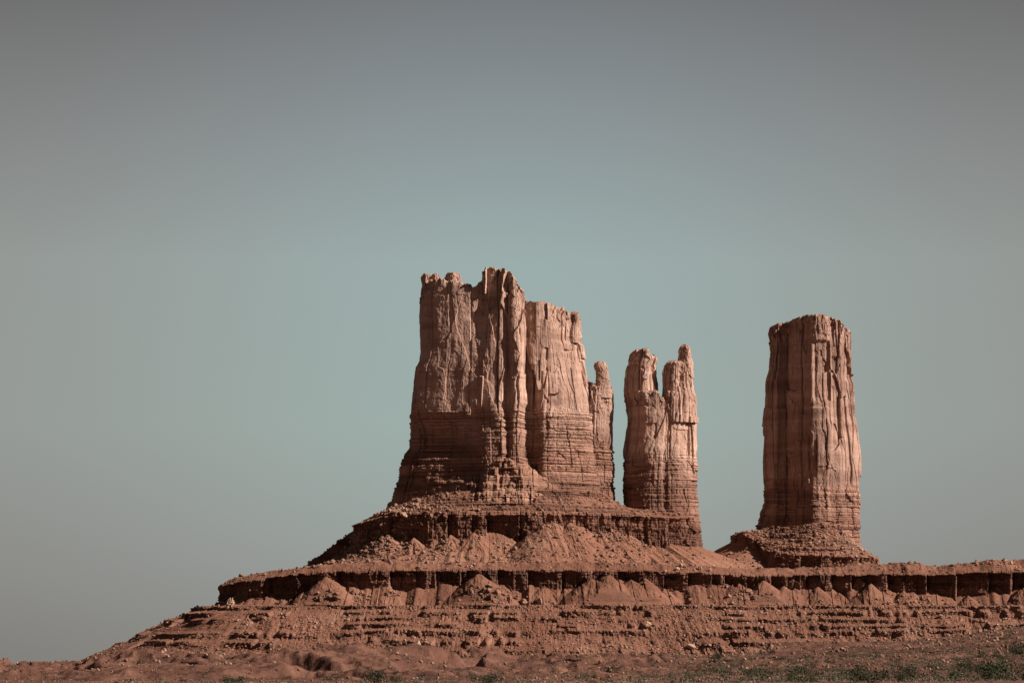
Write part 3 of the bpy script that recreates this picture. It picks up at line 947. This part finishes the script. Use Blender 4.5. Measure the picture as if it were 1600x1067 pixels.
def ground_z(px, Y):
    X = (px - 800) * Y / FOC
    z = (HZ - ground_row(px, Y)) * Y / FOC
    m = sst(500, 900, Y) * (1 - sst(2150, 2330, Y))
    lft = 1 - sst(850, 1250, px + 60 * n2(X / 60, Y / 90, 900))
    hum = rid2(X / 62 + 0.4 * n2(X / 50, Y / 90, 901), Y / 95, 902, 4, 0.55)
    z = z + m * (lft * (4.6 * hum - 1.2) + (1 - lft) * (1.0 * fb2(X / 40, Y / 60, 905, 4)))
    bank = sst(-0.07, 0.07, fb2(X / 52, Y / 85, 921, 4)) * 4.2 + sst(-0.05, 0.08, fb2(X / 30, Y / 42, 925, 4)) * 2.2 - 5.2
    z = z + m * (0.2 + 0.8 * lft) * bank
    for bx_, by_, l_, r_, ly, hh in ((655, 1560, 9, 55, 190, 6.5), (570, 1120, 7, 40, 110, 5.0), (480, 960, 6, 32, 90, 3.6), (310, 1330, 7, 45, 130, 6.0), (205, 1500, 7, 36, 130, 5.5),
                                     (130, 1150, 6, 30, 90, 3.2), (870, 1150, 6, 45, 60, 3.2), (1215, 1750, 8, 70, 90, 6.0), (420, 1650, 8, 40, 120, 4.0), (760, 900, 5, 30, 60, 2.4)):
        dx = X - (bx_ - 800) * by_ / FOC - (Y - by_) * 0.12 + 4 * n2(X / 25, Y / 40, 933)
        z = z + hh * np.where(dx < 0, np.exp(-(dx / l_) ** 2), np.exp(-(dx / r_) ** 2)) * np.exp(-((Y - by_) / ly) ** 2)
    # gullied banks on the left and centre
    z = z + m * (0.25 + 0.75 * lft) * 1.6 * rid2(X / 20, Y / 38, 907, 3)
    z = z + (0.9 * fb2(X / 6, Y / 9, 910, 4) + 0.8 * rid2(X / 10, Y / 16, 913, 3)) * sst(380, 700, Y) + 0.22 * fb2(X / 1.6, Y / 3, 911, 3)
    return z


def build_ground():
    Y = np.concatenate([np.geomspace(250, 600, 140)[:-1], np.geomspace(600, 2420, 700), [2600, 3000, 4000, 6000, 10000, 20000, 60000]])
    px = np.concatenate([np.linspace(-1500, -200, 40)[:-1], np.arange(-200, 1801, 2.2), np.linspace(1800, 3200, 40)[1:]])
    PX, YY = np.meshgrid(px, Y)
    Z = ground_z(PX, np.minimum(YY, 2420))
    farz = -12.0
    Z = np.where(YY > 2420, Z + (farz - Z) * sst(2420, 3500, YY), Z)
    X = (PX - 800) * YY / FOC
    o = grid_obj('ground', np.stack([X, YY, Z], -1), M_GROUND, flip=False)
    tag(o, 'red stony desert ground with eroded hummocks in front of the hill', 'ground', kind='structure')


# ------------------------------------------------------------------ loose rocks and plants
def ico(sub):
    import bmesh
    bm = bmesh.new()
    bmesh.ops.create_icosphere(bm, subdivisions=sub, radius=1)
    bm.verts.ensure_lookup_table()
    V = np.array([v.co[:] for v in bm.verts])
    F = np.array([[v.index for v in f.verts] for f in bm.faces])
    bm.free()
    return V, F


def rock_shape(seed, sub=3, cuts=9):
    """an angular boulder: a ball cut by a few planes, then roughened"""
    rng = np.random.default_rng(seed)
    V, F = ico(sub)
    V = V.copy()
    for _ in range(cuts):
        n = rng.normal(size=3)
        n /= np.linalg.norm(n)
        c = rng.uniform(0.45, 0.8)
        dd = V @ n - c
        V -= np.where(dd > 0, dd, 0)[:, None] * n
    V += 0.05 * rng.normal(size=V.shape) * (1 if sub > 1 else 0.5)
    V *= np.array([rng.uniform(0.8, 1.3), rng.uniform(0.7, 1.1), rng.uniform(0.55, 0.95)])
    V[:, 2] -= V[:, 2].min() * 0.75
    return V, F


def rubble(name, label, pts, sizes, mat, seed):
    """a carpet of small stones as one mesh"""
    rng = np.random.default_rng(seed)
    protos = [rock_shape(seed + i, 1, 6) for i in range(8)]
    Vs, Fs, off = [], [], 0
    which = rng.integers(0, 8, len(pts))
    for i, (pv, pf) in enumerate(protos):
        m = which == i
        n = int(m.sum())
        if not n:
            continue
        a = rng.uniform(0, 2 * np.pi, n)
        c, s_ = np.cos(a), np.sin(a)
        sc = sizes[m][:, None]
        x = (pv[None, :, 0] * c[:, None] - pv[None, :, 1] * s_[:, None]) * sc
        y = (pv[None, :, 0] * s_[:, None] + pv[None, :, 1] * c[:, None]) * sc
        z = pv[None, :, 2] * sc
        V = np.stack([x, y, z], -1) + pts[m][:, None, :]
        Vs.append(V.reshape(-1, 3))
        Fs.append((pf[None] + (np.arange(n) * len(pv))[:, None, None]).reshape(-1, 3) + off)
        off += n * len(pv)
    o = link(name, mesh_from(name, np.concatenate(Vs), np.concatenate(Fs), mat))
    tag(o, label, 'rubble', kind='stuff')
    return o


def pick(P, mask, n, rng):
    idx = np.flatnonzero(mask.ravel())
    return P.reshape(-1, 3)[rng.choice(idx, min(n, len(idx)), replace=False)]


def px_of(P):
    return 800 + FOC * P[..., 0] / P[..., 1], HZ - FOC * P[..., 2] / P[..., 1]


def place(protos, name, pts, sizes, label, cat, group, rng):
    """single stones or plants, each an object of its own sharing mesh data"""
    out = []
    for q, sc in zip(pts, sizes):
        o = bpy.data.objects.new(name, protos[int(rng.integers(0, len(protos)))])
        o.location = q
        o.rotation_euler = (0, 0, float(rng.uniform(0, 6.28)))
        o.scale = (sc, sc, sc * float(rng.uniform(0.8, 1.15)))
        COL.objects.link(o)
        tag(o, label, cat, group)
        out.append(o)
    return out


def build_loose_rocks():
    rng = np.random.default_rng(5)
    stones = [mesh_from('boulder', *rock_shape(40 + i, 3, 10), M_STONE) for i in range(9)]
    PT, nt_, dT, hT, hcT = SEC['terrace']
    px, py = px_of(PT)
    PU, nu_, dU, hU, hcU = SEC['talus_hill']
    ux, uy = px_of(PU)
    PE, ne_, dE, hE, hcE = SEC['pedestal_hill']
    ex, ey = px_of(PE)
    inview = (px > -30) & (px < 1630)
    frontT = PT[..., 1] < Y0 + 30
    # rubble fields
    clump = fb2(px / 55, py / 26, 33, 3) > 0.02
    low = inview & frontT & (py > 944) & (py < 1040)
    tal = inview & frontT & (py > 905) & (py <= 944)
    tal[:nt_] = False
    t_mask = np.zeros_like(tal)
    t_mask[nt_:] = tal[nt_:] & (hT > hcT + 2)
    clump2 = fb2(px / 40, py / 40, 38, 3) > 0.12
    topm = np.zeros_like(low)
    topm[:nt_] = inview[:nt_] & (PT[:nt_, :, 1] < Y0 - 40) & (fb2(px / 60, py / 30, 39, 3)[:nt_] > -0.05)
    pts = np.concatenate([pick(PT, low, 15000, rng), pick(PT, low & clump, 9000, rng), pick(PT, t_mask & clump2, 2600, rng), pick(PT, t_mask, 500, rng), pick(PT, topm, 3800, rng)])
    sz = 0.24 + 0.32 * rng.pareto(2.6, len(pts)).clip(0, 4)
    pts[:, 2] -= sz * 0.15
    rubble('rubble', 'small angular red stones covering the ledged lower slopes of the long hill', pts, sz, M_STONE, 70)
    cl2 = fb2(ux / 30, uy / 30, 35, 3) > 0.0
    frU = PU[..., 1] < Y0 + 50
    um = frU & (uy > 815) & (uy < 893)
    left = frU & (np.abs(uy - (838 - (ux - 590) * 0.62)) < 24 + 10 * fb2(ux / 20, uy / 20, 36, 2)) & (ux < 700) & (ux > 470)
    left2 = frU & (ux < 640) & (uy > 835) & (uy < 893)
    tm = np.zeros_like(um)
    tm[nu_:] = um[nu_:] & (hU > hcU + 1)
    pts = np.concatenate([pick(PU, tm & cl2, 3200, rng), pick(PU, tm, 1300, rng), pick(PU, left, 2600, rng), pick(PU, left2, 1500, rng), pick(PU, frU & (uy < 806), 2200, rng)])
    sz = 0.28 + 0.36 * rng.pareto(2.6, len(pts)).clip(0, 4)
    sz[4500:8600] *= 1.4
    rubble('rubble', 'loose stones strewn over the talus mound under the broad butte', pts, sz, M_STONE, 90)
    frE = PE[..., 1] < Y0 + 80
    pts = pick(PE, frE & (ey < 892), 5200, rng)
    sz = 0.32 + 0.42 * rng.pareto(2.6, len(pts)).clip(0, 4)
    rubble('rubble', 'loose stones on the ledged mound around the foot of the lone tower', pts, sz, M_STONE, 110)
    # countable boulders
    G = 'boulders fallen on the slopes'

    def many(P, mask, n, lo, hi, label):
        q = pick(P, mask, n, rng)
        s_ = lo + (hi - lo) * rng.random(len(q)) ** 2
        q[:, 2] -= s_ * 0.2
        place(stones, 'boulder', q, s_, label, 'boulder', G, rng)
    many(PU, left, 55, 1.2, 2.9, 'pale angular boulder in the rockfall below the left foot of the broad butte')
    many(PU, tm & cl2, 40, 1.1, 2.3, 'angular red boulder on the gullied talus between the two dark cliff bands')
    many(PT, t_mask & clump2, 60, 1.3, 3.6, 'angular red boulder on the talus just under the lower dark cliff band')
    many(PT, topm, 45, 1.1, 2.8, 'pale boulder on the sandy slope just above the lower dark cliff band')
    many(PT, low, 70, 1.1, 2.4, 'angular red boulder lying among the low ledges of the long hill')
    many(PE, frE & (ey < 880), 40, 1.2, 2.8, 'red boulder on the mound around the foot of the lone tower')
    # boulders that stand out

    def near(P, x, y):
        qx, qy = px_of(P)
        c = np.where(P[..., 1] < Y0 + 40, (qx - x) ** 2 + (qy - y) ** 2, 1e9)
        d2 = c.ravel()
        hit = np.flatnonzero(d2 < max(9.0, d2.min() + 1))          # the surface nearest the road, not one behind it
        return P.reshape(-1, 3)[hit[np.argmin(P[..., 1].ravel()[hit])]].copy()

    for i, (x, y, sc, rot, lab) in enumerate([
            (354, 947, (3.6, 3.6, 11.0), (0.0, 0.5, 0.2), 'tall pale slab boulder leaning under the far left end of the cliff band'),
            (1078, 1009, (4.6, 3.4, 3.2), (0.1, 0.0, 0.3), 'big flat pale boulder low on the ledges below the twin spires'),
            (1014, 979, (2.6, 2.4, 3.4), (0.2, 0.3, 0.9), 'upright pale boulder on the upper ledges below the twin spires'),
            (652, 1004, (3.2, 2.8, 3.0), (0.1, 0.1, 1.4), 'lone pale boulder at the foot of the hill below the broad butte'),
            (631, 806, (2.4, 2.2, 4.0), (0.0, 0.3, 0.5), 'tallest pale boulder at the top of the rockfall by the broad butte')]):
        P = PU if i == 4 else PT
        q = near(P, x, y)
        o = link('boulder', mesh_from('boulder', *rock_shape(900 + i, 3, 11), M_PALE))
        o.location = (q[0], q[1] - 2.0, q[2] - 0.8)
        o.scale = sc
        o.rotation_euler = rot
        tag(o, lab, 'boulder', G)


def shrub_mesh(seed, n, mat, sparse=0.0):
    """a low desert shrub: a fan of twigs carrying many small leaf faces"""
    rng = np.random.default_rng(seed)
    V, F, M = [], [], []
    lobes = [(rng.normal(0, 0.42), rng.normal(0, 0.42), rng.uniform(0.25, 0.62), rng.uniform(0.25, 0.48)) for _ in range(9)]
    for lx, ly, lz, lr in lobes:            # twigs
        b = np.array([lx * 0.1, ly * 0.1, -0.1])
        t = np.array([lx, ly, lz])
        w = 0.025
        k = len(V)
        V += [b + [w, 0, 0], b + [-w, w, 0], b + [-w, -w, 0], t]
        F += [(k, k + 1, k + 3), (k + 1, k + 2, k + 3), (k + 2, k, k + 3)]
        M += [1, 1, 1]
    for _ in range(n):
        lx, ly, lz, lr = lobes[int(rng.integers(0, 9))]
        dv = rng.normal(size=3)
        dv /= np.linalg.norm(dv)
        c = np.array([lx, ly, lz]) + dv * lr * rng.random() ** 0.4
        if c[2] < 0.02:
            c[2] = abs(c[2]) + 0.02
        a = rng.normal(size=3)
        a /= np.linalg.norm(a)
        bb = np.cross(a, rng.normal(size=3))
        bb /= np.linalg.norm(bb)
        s_ = rng.uniform(0.05, 0.10)
        k = len(V)
        V += [c - a * s_, c + bb * s_ * 0.55, c + a * s_ * 1.4]
        F += [(k, k + 1, k + 2)]
        M += [0]
    me = mesh_from('shrub', np.array(V), np.array(F), [mat, M_TWIG])
    me.polygons.foreach_set('material_index', np.array(M, dtype=np.int32))
    return me


def scrub_pts(n, rng, xr, Yr, dens):
    px = rng.uniform(xr[0], xr[1], n)
    Y = np.exp(rng.uniform(math.log(Yr[0]), math.log(Yr[1]), n))
    k = rng.random(n) < dens(px, Y)
    px, Y = px[k], Y[k]
    z = ground_z(px, Y)
    return np.stack([(px - 800) * Y / FOC, Y, z], -1), px, Y


def build_plants():
    rng = np.random.default_rng(21)
    dark = [shrub_mesh(200 + i, 520, M_LEAF) for i in range(5)]
    sage = [shrub_mesh(230 + i, 420, M_SAGE) for i in range(4)]
    G = 'desert shrubs on the red flat'

    def dens(px, Y):
        right = sst(850, 1150, px + 120 * n2(px / 90, Y / 200, 4))
        nearc = sst(560, 460, Y) * sst(480, 800, px)
        patch = 0.35 + 0.65 * sst(-0.2, 0.3, fb2(px / 60, Y / 120, 8, 3))
        return np.clip(np.maximum(right, 0.25 * nearc) + 0.12, 0, 1) * patch * np.interp(Y, [400, 520, 800], [0.2, 0.55, 1.0])

    P, px, Y = scrub_pts(1500, rng, (350, 1640), (410, 1500), dens)
    o = rng.permutation(len(P))[:280]
    P[:, 2] -= 0.05
    for part, protos, lo, hi, lab in ((o[:140], dark, 1.1, 3.0, 'rounded dark green desert shrub on the red flat in front of the hill'),
                                      (o[140:], sage, 0.8, 1.8, 'low grey green sage clump on the red flat in front of the hill')):
        place(protos, 'shrub', P[part], lo + (hi - lo) * rng.random(len(part)) ** 1.6, lab, 'shrub', G, rng)
    for x, Yd, sc, lab in ((1362, 400, 3.0, 'widest dark bush at the bottom edge right of centre'), (1556, 470, 3.4, 'big dark bush casting a shadow near the lower right corner'),
                           (1592, 900, 4.2, 'large dark bush against the slope at the far right edge'), (1420, 520, 2.2, 'dark leafy bush standing between the two biggest bushes')):
        q = np.array([[(x - 800) * Yd / FOC, Yd, float(ground_z(np.array([float(x)]), np.array([float(Yd)]))[0])]])
        place(dark, 'shrub', q, [sc], lab, 'shrub', G, rng)
    # uncounted low scrub
    P, px, Y = scrub_pts(30000, rng, (-40, 1660), (420, 2250), lambda a, b: np.clip(dens(a, b) * 0.9, 0, 1))
    n = len(P)
    k = 22
    c = np.repeat(P, k, axis=0)
    s0 = np.repeat(rng.uniform(0.3, 0.8, n) * np.interp(Y, [420, 900, 2200], [1.1, 1.7, 2.3]), k)
    dv = rng.normal(size=(n * k, 3))
    dv /= np.linalg.norm(dv, axis=1)[:, None]
    dv[:, 2] = np.abs(dv[:, 2]) * 0.8
    c = c + dv * (s0 * rng.random(n * k) ** 0.4)[:, None]
    a = rng.normal(size=(n * k, 3))
    a /= np.linalg.norm(a, axis=1)[:, None]
    b = np.cross(a, rng.normal(size=(n * k, 3)))
    b /= np.linalg.norm(b, axis=1)[:, None]
    ls = (0.16 * (0.6 + s0))[:, None]
    V = np.stack([c - a * ls, c + b * ls * 0.6, c + a * ls], 1).reshape(-1, 3)
    F = np.arange(len(V)).reshape(-1, 3)
    ob = link('scrub', mesh_from('scrub', V, F, M_SAGE))
    tag(ob, 'thin low grey green scrub dotted over the red flat', 'scrub', kind='stuff')
    # stones on the flat
    P, px, Y = scrub_pts(80000, rng, (-60, 1660), (380, 2250), lambda a, b: 0.3 + 0.7 * sst(-0.1, 0.25, fb2(a / 45, b / 90, 15, 3)))
    sz = 0.06 + 0.08 * rng.pareto(2.4, len(P)).clip(0, 4)
    sz *= np.interp(Y, [380, 1000, 2200], [0.42, 2.2, 5.0])
    rubble('rubble', 'small stones scattered over the desert flat in front of the hill', P, sz, M_PEBBLE, 130)


build_butte()
build_spires()
build_tower()
build_terraced_hill()
build_upper_hill()
build_pedestal()
build_ground()
build_loose_rocks()
build_plants()
